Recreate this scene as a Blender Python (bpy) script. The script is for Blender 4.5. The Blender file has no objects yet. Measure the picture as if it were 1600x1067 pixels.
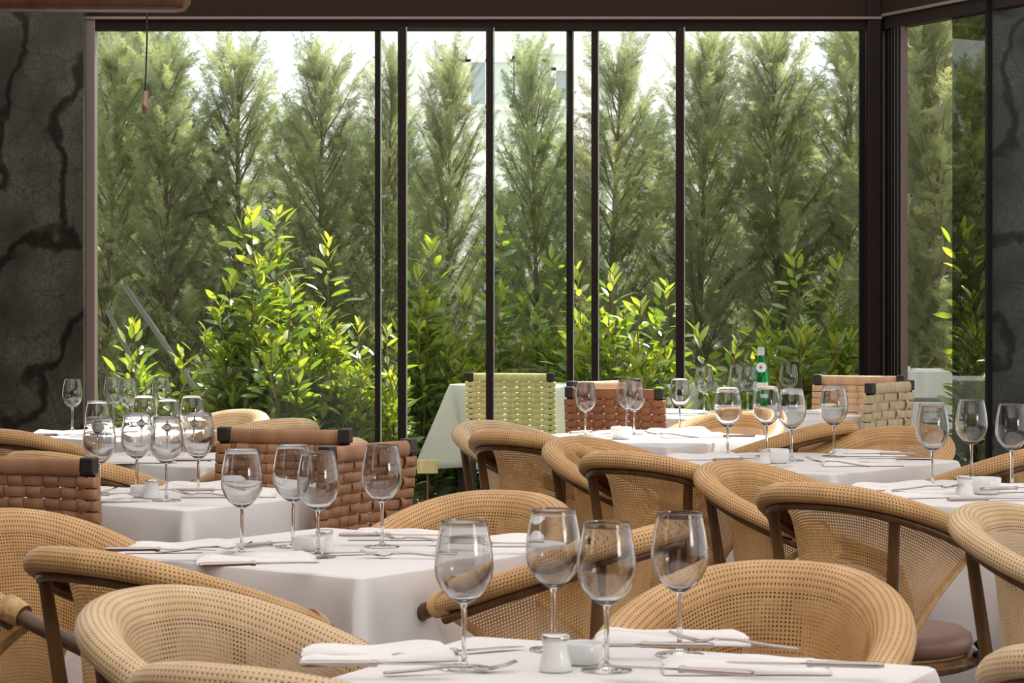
import bpy, math, random
import numpy as np
from mathutils import Vector, Matrix
R = math.radians
random.seed(7); rng = np.random.default_rng(7)
scene = bpy.context.scene
C = scene.collection

# ---------------------------------------------------------------- camera
F = 4000.0          # focal length in pixels of the 1600x1067 frame
HOR = 430.0         # row of the horizon
CZ = 1.315
cam_d = bpy.data.cameras.new('camera'); cam = bpy.data.objects.new('camera', cam_d); C.objects.link(cam)
cam_d.sensor_width = 36.0; cam_d.sensor_fit = 'HORIZONTAL'
cam_d.lens = 36.0 * F / 1600.0
cam_d.shift_y = -(533.5 - HOR) / 1600.0
cam_d.clip_end = 300
cam.location = (0, 0, CZ); cam.rotation_euler = (R(90), 0, 0)
cam_d.dof.use_dof = True; cam_d.dof.focus_distance = 8.0; cam_d.dof.aperture_fstop = 20
scene.camera = cam

# ---------------------------------------------------------------- light
scene.view_settings.view_transform = 'Standard'
scene.view_settings.look = 'None'
scene.view_settings.exposure = 0.0
scene.view_settings.gamma = 1.0
scene.view_settings.use_curve_mapping = False
w = bpy.data.worlds.new('sky'); scene.world = w; w.use_nodes = True
w.node_tree.nodes['Background'].inputs[0].default_value = (0.97, 0.985, 1.0, 1)
w.node_tree.nodes['Background'].inputs[1].default_value = 1.6
sd = bpy.data.lights.new('sun', 'SUN'); sun = bpy.data.objects.new('sun', sd); C.objects.link(sun)
sd.energy = 10.5; sd.angle = R(1.2); sd.color = (1.0, 0.95, 0.86)
sun.rotation_euler = Vector((-0.62, -0.85, -1.32)).to_track_quat('-Z', 'Y').to_euler()   # sun ahead, high, a little to the right
# daylight from the tall terrace windows behind the camera, plus an added overhead fill
def area(name, loc, target, sx, sy, power, col):
    d = bpy.data.lights.new(name, 'AREA'); o = bpy.data.objects.new(name, d); C.objects.link(o)
    d.shape = 'RECTANGLE'; d.size = sx; d.size_y = sy; d.energy = power; d.color = col
    o.location = loc; o.rotation_euler = (Vector(target) - Vector(loc)).to_track_quat('-Z', 'Y').to_euler()
area('window_daylight_right', (7.4, -2.0, 2.9), (0.3, 6.5, 0.7), 2.2, 2.4, 185, (1.0, 0.95, 0.90))
area('window_daylight_left', (-7.0, 1.0, 2.6), (-0.5, 6.5, 0.7), 2.0, 2.0, 25, (1.0, 0.92, 0.84))
area('overhead_fill', (0, 4.0, 2.90), (0, 4.0, 0), 6.0, 9.0, 232, (1.0, 0.958, 0.935))  # fill added above the tables to brighten their tops, no awning there

def at(px, Y): return (px - 800.0) / F * Y
def zat(py, Y): return CZ + (HOR - py) * Y / F
TOP = 0.74
def on_table(px, py, z=TOP):
    Y = F * (CZ - z) / (py - HOR)
    return at(px, Y), Y

# ---------------------------------------------------------------- materials
def mat(name):
    m = bpy.data.materials.new(name); m.use_nodes = True
    nt = m.node_tree; return m, nt, nt.nodes['Principled BSDF'], nt.nodes['Material Output']
def N(nt, t, **kw):
    n = nt.nodes.new(t)
    for k, v in kw.items(): setattr(n, k, v)
    return n
def simple(name, col, rough=0.5, metal=0.0, spec=0.5, bump=None):
    m, nt, b, o = mat(name)
    b.inputs['Base Color'].default_value = (*col, 1); b.inputs['Roughness'].default_value = rough
    b.inputs['Metallic'].default_value = metal; b.inputs['Specular IOR Level'].default_value = spec
    if bump:
        sc, st = bump
        tx = N(nt, 'ShaderNodeTexNoise'); tx.inputs['Scale'].default_value = sc; tx.inputs['Detail'].default_value = 4
        tc = N(nt, 'ShaderNodeTexCoord'); nt.links.new(tc.outputs['Object'], tx.inputs['Vector'])
        bp = N(nt, 'ShaderNodeBump'); bp.inputs['Strength'].default_value = st; bp.inputs['Distance'].default_value = 0.01
        nt.links.new(tx.outputs['Fac'], bp.inputs['Height']); nt.links.new(bp.outputs['Normal'], b.inputs['Normal'])
    return m
def ramp(nt, stops):
    r = N(nt, 'ShaderNodeValToRGB'); e = r.color_ramp.elements
    while len(e) < len(stops): e.new(0.5)
    for i, (p, c) in enumerate(stops): e[i].position = p; e[i].color = (*c, 1)
    return r
def math_node(nt, op, a, b=None):
    n = N(nt, 'ShaderNodeMath', operation=op)
    for i, v in enumerate((a, b)):
        if v is None: continue
        if isinstance(v, (int, float)): n.inputs[i].default_value = v
        else: nt.links.new(v, n.inputs[i])
    return n.outputs[0]
def wicker(name, c1, c2, pitch, hole, see_through):
    """woven cane: square cells with holes between the strands, UV in metres"""
    m, nt, b, o = mat(name)
    uv = N(nt, 'ShaderNodeUVMap'); sep = N(nt, 'ShaderNodeSeparateXYZ'); nt.links.new(uv.outputs[0], sep.inputs[0])
    d = []
    for k in (0, 1):
        f = math_node(nt, 'FRACT', math_node(nt, 'MULTIPLY', sep.outputs[k], 1.0 / pitch))
        d.append(math_node(nt, 'ABSOLUTE', math_node(nt, 'SUBTRACT', f, 0.5)))
    mx = math_node(nt, 'MAXIMUM', d[0], d[1])
    hole_m = math_node(nt, 'LESS_THAN', mx, hole / 2)
    tc = N(nt, 'ShaderNodeTexCoord'); nz = N(nt, 'ShaderNodeTexNoise'); nz.inputs['Scale'].default_value = 14
    nt.links.new(tc.outputs['Object'], nz.inputs['Vector'])
    rp = ramp(nt, [(0.3, c1), (0.7, c2)]); nt.links.new(nz.outputs['Fac'], rp.inputs[0])
    col = rp.outputs[0]
    if not see_through:
        mix = N(nt, 'ShaderNodeMix', data_type='RGBA'); nt.links.new(hole_m, mix.inputs[0]); nt.links.new(col, mix.inputs[6])
        mix.inputs[7].default_value = (0.085, 0.045, 0.018, 1); col = mix.outputs[2]  # opaque weave: dark inside of the holes painted into the base colour
    nt.links.new(col, b.inputs['Base Color']); b.inputs['Roughness'].default_value = 0.5
    bp = N(nt, 'ShaderNodeBump'); bp.inputs['Strength'].default_value = 0.6; bp.inputs['Distance'].default_value = 0.002
    nt.links.new(math_node(nt, 'MINIMUM', d[0], d[1]), bp.inputs['Height']); nt.links.new(bp.outputs[0], b.inputs['Normal'])
    tl = N(nt, 'ShaderNodeBsdfTranslucent'); nt.links.new(col, tl.inputs[0])
    ms = N(nt, 'ShaderNodeMixShader'); ms.inputs[0].default_value = 0.22 if see_through else 0.0
    nt.links.new(b.outputs[0], ms.inputs[1]); nt.links.new(tl.outputs[0], ms.inputs[2]); out = ms.outputs[0]
    if see_through:
        tr = N(nt, 'ShaderNodeBsdfTransparent'); m2 = N(nt, 'ShaderNodeMixShader')
        nt.links.new(hole_m, m2.inputs[0]); nt.links.new(out, m2.inputs[1]); nt.links.new(tr.outputs[0], m2.inputs[2]); out = m2.outputs[0]
    nt.links.new(out, o.inputs[0]); return m
def leafy(name, stops, rough, spec, trans, tcol):
    m, nt, b, o = mat(name)
    a = N(nt, 'ShaderNodeAttribute'); a.attribute_name = 'tint'
    rp = ramp(nt, stops); nt.links.new(a.outputs['Fac'], rp.inputs[0]); nt.links.new(rp.outputs[0], b.inputs['Base Color'])
    b.inputs['Roughness'].default_value = rough; b.inputs['Specular IOR Level'].default_value = spec
    b.inputs['Coat Weight'].default_value = 0.8 if spec > .9 else 0.0; b.inputs['Coat Roughness'].default_value = 0.22
    tl = N(nt, 'ShaderNodeBsdfTranslucent')
    mc = N(nt, 'ShaderNodeMix', data_type='RGBA', blend_type='MULTIPLY'); mc.inputs[0].default_value = 1.0
    nt.links.new(rp.outputs[0], mc.inputs[6]); mc.inputs[7].default_value = (*tcol, 1); nt.links.new(mc.outputs[2], tl.inputs[0])
    ms = N(nt, 'ShaderNodeMixShader'); ms.inputs[0].default_value = trans
    nt.links.new(b.outputs[0], ms.inputs[1]); nt.links.new(tl.outputs[0], ms.inputs[2]); nt.links.new(ms.outputs[0], o.inputs[0])
    return m
def pane_glass(name, tint, refl=0.4):
    m, nt, b, o = mat(name)
    tr = N(nt, 'ShaderNodeBsdfTransparent'); tr.inputs[0].default_value = (*tint, 1)
    gl = N(nt, 'ShaderNodeBsdfGlossy'); gl.inputs['Roughness'].default_value = 0.0
    fr = N(nt, 'ShaderNodeFresnel'); fr.inputs[0].default_value = 1.45
    ms = N(nt, 'ShaderNodeMixShader'); ge = N(nt, 'ShaderNodeNewGeometry'); front_face = math_node(nt, 'SUBTRACT', 1.0, ge.outputs['Backfacing'])
    nt.links.new(math_node(nt, 'MULTIPLY', math_node(nt, 'MULTIPLY', fr.outputs[0], refl), front_face), ms.inputs[0])
    nt.links.new(tr.outputs[0], ms.inputs[1]); nt.links.new(gl.outputs[0], ms.inputs[2]); nt.links.new(ms.outputs[0], o.inputs[0])
    return m
def marble(name, base, dark, vein):
    m, nt, b, o = mat(name)
    tc = N(nt, 'ShaderNodeTexCoord'); nz = N(nt, 'ShaderNodeTexNoise'); nz.inputs['Scale'].default_value = 2.2; nz.inputs['Detail'].default_value = 9
    nt.links.new(tc.outputs['Object'], nz.inputs['Vector'])
    mp = N(nt, 'ShaderNodeMapping'); mp.inputs['Rotation'].default_value = (0, R(35), 0)
    vm = N(nt, 'ShaderNodeVectorMath', operation='MULTIPLY_ADD'); nt.links.new(nz.outputs['Color'], vm.inputs[0])
    vm.inputs[1].default_value = (0.35, 0.35, 0.35); nt.links.new(tc.outputs['Object'], vm.inputs[2])
    nt.links.new(vm.outputs[0], mp.inputs[0])
    outs = []
    for sc, wd in ((5.0, 0.03), (17.0, 0.06), (48.0, 0.10)):
        v = N(nt, 'ShaderNodeTexVoronoi', feature='DISTANCE_TO_EDGE'); v.inputs['Scale'].default_value = sc
        nt.links.new(mp.outputs[0], v.inputs['Vector'])
        r = ramp(nt, [(0.0, (1, 1, 1)), (wd, (0, 0, 0))]); nt.links.new(v.outputs[0], r.inputs[0]); outs.append(r.outputs[0])
    n2 = N(nt, 'ShaderNodeTexNoise'); n2.inputs['Scale'].default_value = 3.5; n2.inputs['Detail'].default_value = 8
    nt.links.new(tc.outputs['Object'], n2.inputs['Vector'])
    rb = ramp(nt, [(0.35, dark), (0.62, base)]); nt.links.new(n2.outputs['Fac'], rb.inputs[0]); cur = rb.outputs[0]
    for k, (src, c, f) in enumerate(((outs[2], dark, 0.75), (outs[1], dark, 0.55), (outs[0], vein, 0.3))):
        mx = N(nt, 'ShaderNodeMix', data_type='RGBA')
        nt.links.new(math_node(nt, 'MULTIPLY', src, f), mx.inputs[0]); nt.links.new(cur, mx.inputs[6]); mx.inputs[7].default_value = (*c, 1); cur = mx.outputs[2]
    wv = N(nt, 'ShaderNodeTexWave'); wv.inputs['Scale'].default_value = 0.9; wv.inputs['Distortion'].default_value = 13; wv.inputs['Detail'].default_value = 5; wv.inputs['Detail Scale'].default_value = 1.3
    m3 = N(nt, 'ShaderNodeMapping'); m3.inputs['Rotation'].default_value = (0, R(-32), 0); nt.links.new(tc.outputs['Object'], m3.inputs[0]); nt.links.new(m3.outputs[0], wv.inputs['Vector'])
    rw = ramp(nt, [(0.0, (1, 1, 1)), (0.035, (.7, .7, .7)), (0.085, (0, 0, 0))]); nt.links.new(wv.outputs['Fac'], rw.inputs[0])
    mx = N(nt, 'ShaderNodeMix', data_type='RGBA'); nt.links.new(math_node(nt, 'MULTIPLY', rw.outputs[0], 0.85), mx.inputs[0]); nt.links.new(cur, mx.inputs[6]); mx.inputs[7].default_value = (*vein, 1); cur = mx.outputs[2]
    nt.links.new(cur, b.inputs['Base Color']); b.inputs['Roughness'].default_value = 0.16; b.inputs['Specular IOR Level'].default_value = 0.35
    return m
def wood(name, c1, c2, scale=30, rough=0.4):
    m, nt, b, o = mat(name)
    tc = N(nt, 'ShaderNodeTexCoord'); mp = N(nt, 'ShaderNodeMapping'); mp.inputs['Scale'].default_value = (1, 1, 0.12)
    nt.links.new(tc.outputs['Object'], mp.inputs[0])
    nz = N(nt, 'ShaderNodeTexNoise'); nz.inputs['Scale'].default_value = scale; nz.inputs['Detail'].default_value = 5; nt.links.new(mp.outputs[0], nz.inputs['Vector'])
    rp = ramp(nt, [(0.35, c1), (0.65, c2)]); nt.links.new(nz.outputs['Fac'], rp.inputs[0]); nt.links.new(rp.outputs[0], b.inputs['Base Color'])
    b.inputs['Roughness'].default_value = rough; return m

M = {}
M['shell'] = wicker('cane_mesh', (0.55, 0.30, 0.105), (0.70, 0.42, 0.17), 0.0075, 0.46, True)
M['rim'] = wicker('cane_roll', (0.53, 0.29, 0.105), (0.67, 0.40, 0.165), 0.0075, 0.40, False)
M['shell_pale'] = wicker('pale_cane_mesh', (0.62, 0.43, 0.235), (0.74, 0.54, 0.32), 0.0075, 0.44, True)
M['rim_pale'] = wicker('pale_cane_roll', (0.58, 0.39, 0.20), (0.71, 0.51, 0.29), 0.0075, 0.36, False)
M['bamboo'] = wood('bamboo_brown', (0.085, 0.038, 0.013), (0.17, 0.082, 0.026), 30, 0.32)
M['cane'] = wood('cane_binding', (0.52, 0.30, 0.11), (0.66, 0.42, 0.18), 60, 0.45)
M['cushion'] = simple('mauve_leather', (0.235, 0.125, 0.095), 0.42, bump=(120, 0.15))
M['ribbon'] = simple('black_ribbon', (0.012, 0.012, 0.012), 0.6)
M['strap'] = wood('brown_leather_strap', (0.30, 0.145, 0.07), (0.40, 0.205, 0.105), 25, 0.55)
M['strap_red'] = wood('chestnut_leather_strap', (0.23, 0.085, 0.033), (0.31, 0.125, 0.05), 25, 0.5)
M['strap_tan'] = wood('tan_leather_strap', (0.55, 0.335, 0.19), (0.66, 0.42, 0.25), 25, 0.55)
M['rope'] = wood('beige_paper_cord', (0.48, 0.38, 0.22), (0.64, 0.52, 0.33), 90, 0.7)
M['straw'] = wood('straw_strap', (0.72, 0.56, 0.24), (0.88, 0.74, 0.38), 60, 0.6)
M['frame'] = simple('dark_stained_wood', (0.022, 0.015, 0.012), 0.4)
M['cloth'] = simple('white_tablecloth', (0.77, 0.745, 0.735), 0.85, spec=0.15, bump=(9, 0.22))
M['napkin'] = simple('white_napkin', (0.84, 0.815, 0.80), 0.85, spec=0.15, bump=(40, 0.3))
M['steel'] = simple('cutlery_steel', (0.46, 0.40, 0.365), 0.2, metal=1.0)
M['china'] = simple('white_china', (0.80, 0.80, 0.79), 0.15)
M['silver'] = simple('silver_rim', (0.6, 0.56, 0.52), 0.22, metal=1.0)
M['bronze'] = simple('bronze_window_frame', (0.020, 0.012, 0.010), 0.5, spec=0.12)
M['bronze_pale'] = simple('bronze_brushed_frame', (0.22, 0.165, 0.145), 0.45, metal=0.3)  # paler, slightly metallic bronze than the plain window frame
M['header'] = simple('brown_header_board', (0.026, 0.0125, 0.008), 0.55, spec=0.12)
M['gasket'] = simple('black_gasket', (0.008, 0.007, 0.007), 0.5, spec=0.1)
M['ceiling'] = simple('ceiling_paint', (0.30, 0.24, 0.20), 0.8)
M['floor'] = simple('stone_floor', (0.17, 0.14, 0.12), 0.6, bump=(6, 0.2))
M['soil'] = simple('gravel_ground', (0.34, 0.31, 0.26), 0.95, bump=(30, 0.6))
M['marble'] = marble('dark_forest_marble', (0.085, 0.086, 0.062), (0.040, 0.033, 0.026), (0.008, 0.006, 0.005))
M['marble_grey'] = marble('grey_forest_marble', (0.085, 0.098, 0.092), (0.048, 0.050, 0.047), (0.020, 0.019, 0.018))
M['pane'] = pane_glass('window_pane_glass', (0.955, 0.985, 0.97))
M['pane_green'] = pane_glass('green_edge_pane_glass', (0.91, 0.97, 0.92), 0.7)
M['smoke'] = pane_glass('smoked_pane_glass', (0.38, 0.40, 0.33), 1.6)
M['edge'] = simple('polished_glass_edge', (0.42, 0.50, 0.45), 0.15)
M['white_wall'] = simple('white_render', (0.90, 0.90, 0.88), 0.9)
M['far_glass'] = simple('far_window_glass', (0.42, 0.48, 0.52), 0.25)
M['curtain'] = simple('far_curtain', (0.72, 0.74, 0.75), 0.9)
M['white_plank'] = wood('white_washed_plank', (0.78, 0.78, 0.77), (0.90, 0.90, 0.89), 20, 0.8)
M['stake'] = simple('grey_stake', (0.33, 0.32, 0.31), 0.6)
M['bark'] = wood('reddish_bark', (0.17, 0.11, 0.085), (0.33, 0.25, 0.20), 40, 0.9)
M['twig'] = simple('laurel_stem', (0.22, 0.12, 0.055), 0.6)
M['cypress'] = leafy('cypress_spray', [(0.0, (0.20, 0.225, 0.15)), (0.45, (0.31, 0.34, 0.225)), (0.8, (0.43, 0.46, 0.30)), (1.0, (0.56, 0.55, 0.36))], 0.5, 0.4, 0.42, (1.3, 1.3, 0.75))
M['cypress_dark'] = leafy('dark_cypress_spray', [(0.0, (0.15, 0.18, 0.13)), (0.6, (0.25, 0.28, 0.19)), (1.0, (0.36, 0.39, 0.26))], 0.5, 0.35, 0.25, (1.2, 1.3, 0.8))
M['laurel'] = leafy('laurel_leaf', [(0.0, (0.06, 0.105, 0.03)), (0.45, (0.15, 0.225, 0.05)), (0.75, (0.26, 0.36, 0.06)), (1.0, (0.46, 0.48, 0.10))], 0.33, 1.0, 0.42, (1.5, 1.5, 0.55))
M['lampwood'] = wood('copper_wood_veneer', (0.085, 0.030, 0.012), (0.14, 0.055, 0.022), 20, 0.35)
M['copper'] = simple('copper_socket', (0.30, 0.19, 0.15), 0.4, metal=0.7)
M['cord'] = simple('black_cord', (0.01, 0.01, 0.01), 0.6)
m, nt, b, o = mat('clear_glass'); b.inputs['Transmission Weight'].default_value = 1.0; b.inputs['Roughness'].default_value = 0.0; b.inputs['IOR'].default_value = 1.46; M['glass'] = m
m, nt, b, o = mat('green_bottle_glass'); b.inputs['Transmission Weight'].default_value = 0.9; b.inputs['Roughness'].default_value = 0.03; b.inputs['IOR'].default_value = 1.3
b.inputs['Base Color'].default_value = (0.03, 0.62, 0.17, 1); M['bottle'] = m
M['label'] = simple('paper_label', (0.80, 0.82, 0.80), 0.6)
M['star'] = simple('red_star_print', (0.45, 0.03, 0.03), 0.6)
M['pale_foil'] = simple('pale_foil', (0.55, 0.66, 0.60), 0.4)

# ---------------------------------------------------------------- mesh helpers
class MB:
    def __init__(s): s.v = []; s.f = []; s.uv = []; s.n = 0
    def add(s, verts, faces, uvs=None):
        verts = np.asarray(verts, float).reshape(-1, 3)
        s.v.append(verts); s.f += [tuple(i + s.n for i in f) for f in faces]
        s.uv += (list(uvs) if uvs is not None else [(p[0], p[2]) for p in verts]); s.n += len(verts)
        return s
    def loft(s, P, close_u=False, close_v=False, uv=None):
        """P[nu][nv] grid of points"""
        P = np.asarray(P, float); nu, nv = P.shape[:2]; f = []
        for i in range(nu if close_u else nu - 1):
            for j in range(nv if close_v else nv - 1):
                a, b2 = i, (i + 1) % nu; c, d = j, (j + 1) % nv
                f.append((a * nv + c, b2 * nv + c, b2 * nv + d, a * nv + d))
        return s.add(P.reshape(-1, 3), f, None if uv is None else np.asarray(uv).reshape(-1, 2))
    def tube(s, pts, r, seg=8, ru=None, cap=True, closed=False):
        pts = [Vector(p) for p in pts]; n = len(pts)
        rr = r if hasattr(r, '__len__') else [r] * n
        up = Vector((0, 0, 1)); rows = []; uvs = []; L = 0; prev = None
        for i, p in enumerate(pts):
            if closed: t = pts[(i + 1) % n] - pts[i - 1]
            else: t = pts[min(i + 1, n - 1)] - pts[max(i - 1, 0)]
            t.normalize()
            if prev is None:
                a = up if abs(t.z) < 0.9 else Vector((0, 1, 0))
                u = t.cross(a).normalized()
            else: u = (prev - t * prev.dot(t)).normalized()
            prev = u; v = u.cross(t)
            if i: L += (p - pts[i - 1]).length
            row = []
            for k in range(seg + 1):
                an = 2 * math.pi * k / seg
                row.append(p + u * math.cos(an) * rr[i] + v * math.sin(an) * rr[i]); uvs.append((L, an * rr[i]))
            rows.append(row)
        if closed: rows.append(rows[0]); uvs += [(L + 0.01, q[1]) for q in uvs[:seg + 1]]
        base = s.n
        s.loft(rows, uv=uvs)
        if cap and not closed:
            s.f.append(tuple(base + k for k in range(seg - 1, -1, -1))); e = base + (n - 1) * (seg + 1)
            s.f.append(tuple(e + k for k in range(seg)))
        return s
    def lathe(s, prof, seg=32, c=(0, 0, 0)):
        rows = [[(c[0] + r * math.cos(2 * math.pi * k / seg), c[1] + r * math.sin(2 * math.pi * k / seg), c[2] + z) for k in range(seg)] for r, z in prof]
        rows = [r_[::-1] for r_ in rows]
        return s.loft(rows, close_v=True)
    def box(s, c, d, rot=0.0, tilt=None):
        x, y, z = d[0] / 2, d[1] / 2, d[2] / 2
        v = np.array([(i, j, k) for i in (-x, x) for j in (-y, y) for k in (-z, z)])
        cr, sr = math.cos(rot), math.sin(rot)
        v = np.column_stack((v[:, 0] * cr - v[:, 1] * sr, v[:, 0] * sr + v[:, 1] * cr, v[:, 2])) + np.array(c)
        return s.add(v, [(0, 1, 3, 2), (4, 6, 7, 5), (0, 4, 5, 1), (2, 3, 7, 6), (0, 2, 6, 4), (1, 5, 7, 3)])
    def build(s, name, material, parent=None, smooth=True, bevel=None, weld=False, kind=None):
        me = bpy.data.meshes.new(name)
        V = np.concatenate(s.v); me.from_pydata(V.tolist(), [], s.f)
        ul = me.uv_layers.new(name='UVMap'); li = np.empty(len(me.loops), int); me.loops.foreach_get('vertex_index', li)
        ul.data.foreach_set('uv', np.asarray(s.uv, float)[li].ravel())
        me.materials.append(material)
        if smooth: me.polygons.foreach_set('use_smooth', [True] * len(me.polygons))
        me.update()
        o = bpy.data.objects.new(name, me); C.objects.link(o)
        if parent is not None: o.parent = parent
        if bevel:
            bm_ = o.modifiers.new('bevel', 'BEVEL'); bm_.width = bevel; bm_.segments = 2; bm_.limit_method = 'ANGLE'
        if kind: o['kind'] = kind
        return o
def fast_mesh(name, V, Fq, tint, material, parent=None):
    me = bpy.data.meshes.new(name); nf = len(Fq); k = Fq.shape[1]
    me.vertices.add(len(V)); me.vertices.foreach_set('co', V.astype(np.float32).ravel())
    me.loops.add(nf * k); me.loops.foreach_set('vertex_index', Fq.astype(np.int32).ravel())
    me.polygons.add(nf); me.polygons.foreach_set('loop_start', np.arange(0, nf * k, k, dtype=np.int32))
    me.polygons.foreach_set('use_smooth', np.ones(nf, dtype=bool))
    at_ = me.attributes.new('tint', 'FLOAT', 'FACE'); at_.data.foreach_set('value', tint.astype(np.float32))
    me.materials.append(material); me.update(); me.validate()
    o = bpy.data.objects.new(name, me); C.objects.link(o)
    if parent is not None: o.parent = parent
    return o
def tag(o, label=None, cat=None, group=None, kind=None):
    if label: o['label'] = label
    if cat: o['category'] = cat
    if group: o['group'] = group
    if kind: o['kind'] = kind
    return o
def thing(name, label, cat, loc=(0, 0, 0), rz=0.0, group=None):
    o = bpy.data.objects.new(name, None); C.objects.link(o); o.empty_display_size = 0.1
    o.location = loc; o.rotation_euler = (0, 0, rz); return tag(o, label, cat, group)
def struct(name):
    o = bpy.data.objects.new(name, None); C.objects.link(o); o['kind'] = 'structure'; return o
def copy_tree(o, parent=None):
    c = o.copy(); C.objects.link(c)
    if parent is not None: c.parent = parent
    for ch in o.children: copy_tree(ch, c)
    return c
PROTO = {}
def place(key, loc, rz, label, group=None, scale=None):
    """first use moves the source itself, later uses copy it"""
    src, used = PROTO[key]
    o = copy_tree(src) if used else src
    PROTO[key] = (src, True)
    o.location = loc; o.rotation_euler = (0, 0, rz)
    if scale is not None: o.scale = (scale,) * 3 if isinstance(scale, (int, float)) else scale
    o['label'] = label
    if group: o['group'] = group
    return o
def sstep(a, b, x):
    t = min(1, max(0, (x - a) / (b - a))); return t * t * (3 - 2 * t)

# ---------------------------------------------------------------- the setting
WY = 12.4; WTOP = 2.5
MB().box((0, 4.25, -0.05), (16, 16.7, 0.1)).build('floor', M['floor'], smooth=False, kind='structure')
MB().box((0, 42.7, -0.06), (90, 60, 0.1)).build('ground', M['soil'], smooth=False, kind='structure')
MB().box((0, 3.1, 2.98), (15, 14.2, 0.1)).build('ceiling', M['ceiling'], smooth=False, kind='structure')
MB().box((0, -4.05, 1.47), (15, 0.1, 2.94)).build('wall_back', M['header'], smooth=False, kind='structure')
xl, xr = at(135, WY), at(1375, WY)
MB().box((-7.5, 4.1, 1.47), (0.1, 16.2, 2.94)).build('wall_far_left', M['header'], smooth=False, kind='structure')
# header board over the long window, with its ledge and frame
hb = MB().box(((xl - 1.2 + xr) / 2, WY + 0.02, 2.76), (xr - xl + 1.2, 0.12, 0.42)).build('trim_1', M['header'], smooth=False, bevel=0.004, kind='structure')
MB().box(((xl + xr) / 2, WY - 0.055, 2.555), (xr - xl, 0.03, 0.012)).build('trim_2', M['bronze_pale'], smooth=False, kind='structure')
# marble wall on the left
mw = MB().box((at(130, 12.25) - 1.2, 12.31, 1.48), (2.4, 0.12, 2.96)).build('wall_left', M['marble'], smooth=False, kind='structure')
# long window: frame, mullions and panes
win = struct('window_1')
fb = MB(); fb.box(((xl + xr) / 2, WY, 2.524), (xr - xl, 0.07, 0.052))
fb.box(((xl + xr) / 2, WY, 0.03), (xr - xl, 0.07, 0.06)); fb.build('frame', M['bronze'], win, smooth=False, bevel=0.003)
MB().box((at(142.5, WY), WY - 0.01, 1.28), (0.052, 0.09, 2.54)).build('stile', M['bronze_pale'], win, smooth=False, bevel=0.003)
mull = [(590, 8, 0.0), (628, 12.5, -0.06), (765, 11.5, -0.03), (890, 10, 0.03), (929, 10, 0.0), (1062, 12, -0.06)]
for px, wd, dy in mull:
    Y = WY + dy
    MB().box((at(px, Y), Y, 1.28), (wd / F * Y, 0.045, 2.46)).build('mullion', M['bronze'], win, smooth=False, bevel=0.002)
    MB().box((at(px + wd / 2 + 1.2, Y), Y, 1.28), (0.005, 0.03, 2.46)).build('glass_edge', M['edge'], win, smooth=False)
for a, b2, dy, mk in ((150, 590, 0.0, 'pane'), (590, 628, 0.01, 'pane'), (634, 762, -0.05, 'pane'), (768, 888, 0.0, 'pane_green'), (930, 1058, 0.0, 'pane'), (1066, 1342, -0.02, 'pane')):
    Y = WY + dy
    MB().box(((at(a, Y) + at(b2, Y)) / 2, Y, 1.28), (at(b2, Y) - at(a, Y), 0.006, 2.46)).build('pane', M[mk], win, smooth=False)
# corner post with its pleated seal and round edge
col = struct('column_corner')
MB().box((at(1364, WY), WY, 1.38), (0.075, 0.12, 2.76)).build('post', M['bronze'], col, smooth=False, bevel=0.012)
for k in range(5):
    MB().box((at(1341.5 + k * 2.1, WY), WY - 0.03, 1.27), (0.0042, 0.03 + 0.012 * (k % 2), 2.46)).build('seal_rib', M['gasket'] if k % 2 else M['bronze'], col, smooth=False)
# side window running towards the camera on the right
SX, SY = at(1385, WY), WY
sdir = Vector((0.375, -1.0, 0)).normalized(); sang = math.atan2(sdir.y, sdir.x)
def side(t): return (SX + sdir.x * t, SY + sdir.y * t)
sw = struct('window_2')
def sbox(t0, t1, z0, z1, th, m, name, off=0.0, bevel=0.002):
    x, y = side((t0 + t1) / 2)
    return MB().box((x + off * sdir.y, y - off * sdir.x, (z0 + z1) / 2), (t1 - t0, th, z1 - z0), sang).build(name, M[m], sw, smooth=False, bevel=bevel)
sbox(-0.06, 1.35, 2.5, 2.56, 0.07, 'bronze', 'frame')
sbox(-0.03, 0.008, 0, 2.5, 0.05, 'bronze_pale', 'stile')
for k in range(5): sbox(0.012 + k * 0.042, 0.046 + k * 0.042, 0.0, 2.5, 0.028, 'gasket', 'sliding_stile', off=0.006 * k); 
for k in range(5): sbox(0.047 + k * 0.042, 0.052 + k * 0.042, 0.0, 2.5, 0.034, 'bronze_pale', 'glass_edge', off=0.006 * k, bevel=None)
sbox(0.63, 0.95, 0.0, 2.5, 0.008, 'smoke', 'pane', bevel=None)
x, y = side(0.65)
MB().box((x - sdir.x * 0.0, y, 2.78), (1.5, 0.1, 0.42), sang).build('trim_3', M['header'], smooth=False, kind='structure')
x, y = side(0.64)
MB().box((x - 0.045, y - 0.01, 2.568), (1.36, 0.012, 0.014), sang).build('trim_4', M['bronze_pale'], smooth=False, kind='structure')
px0 = at(1549, 11.45)
MB().box((px0 + 1.0, 11.51, 1.48), (2.0, 0.12, 2.96)).build('wall_right', M['marble_grey'], smooth=False, kind='structure')
MB().box((px0 - 0.010, 11.46, 1.4), (0.022, 0.06, 2.8)).build('trim_5', M['gasket'], smooth=False, kind='structure')

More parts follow.
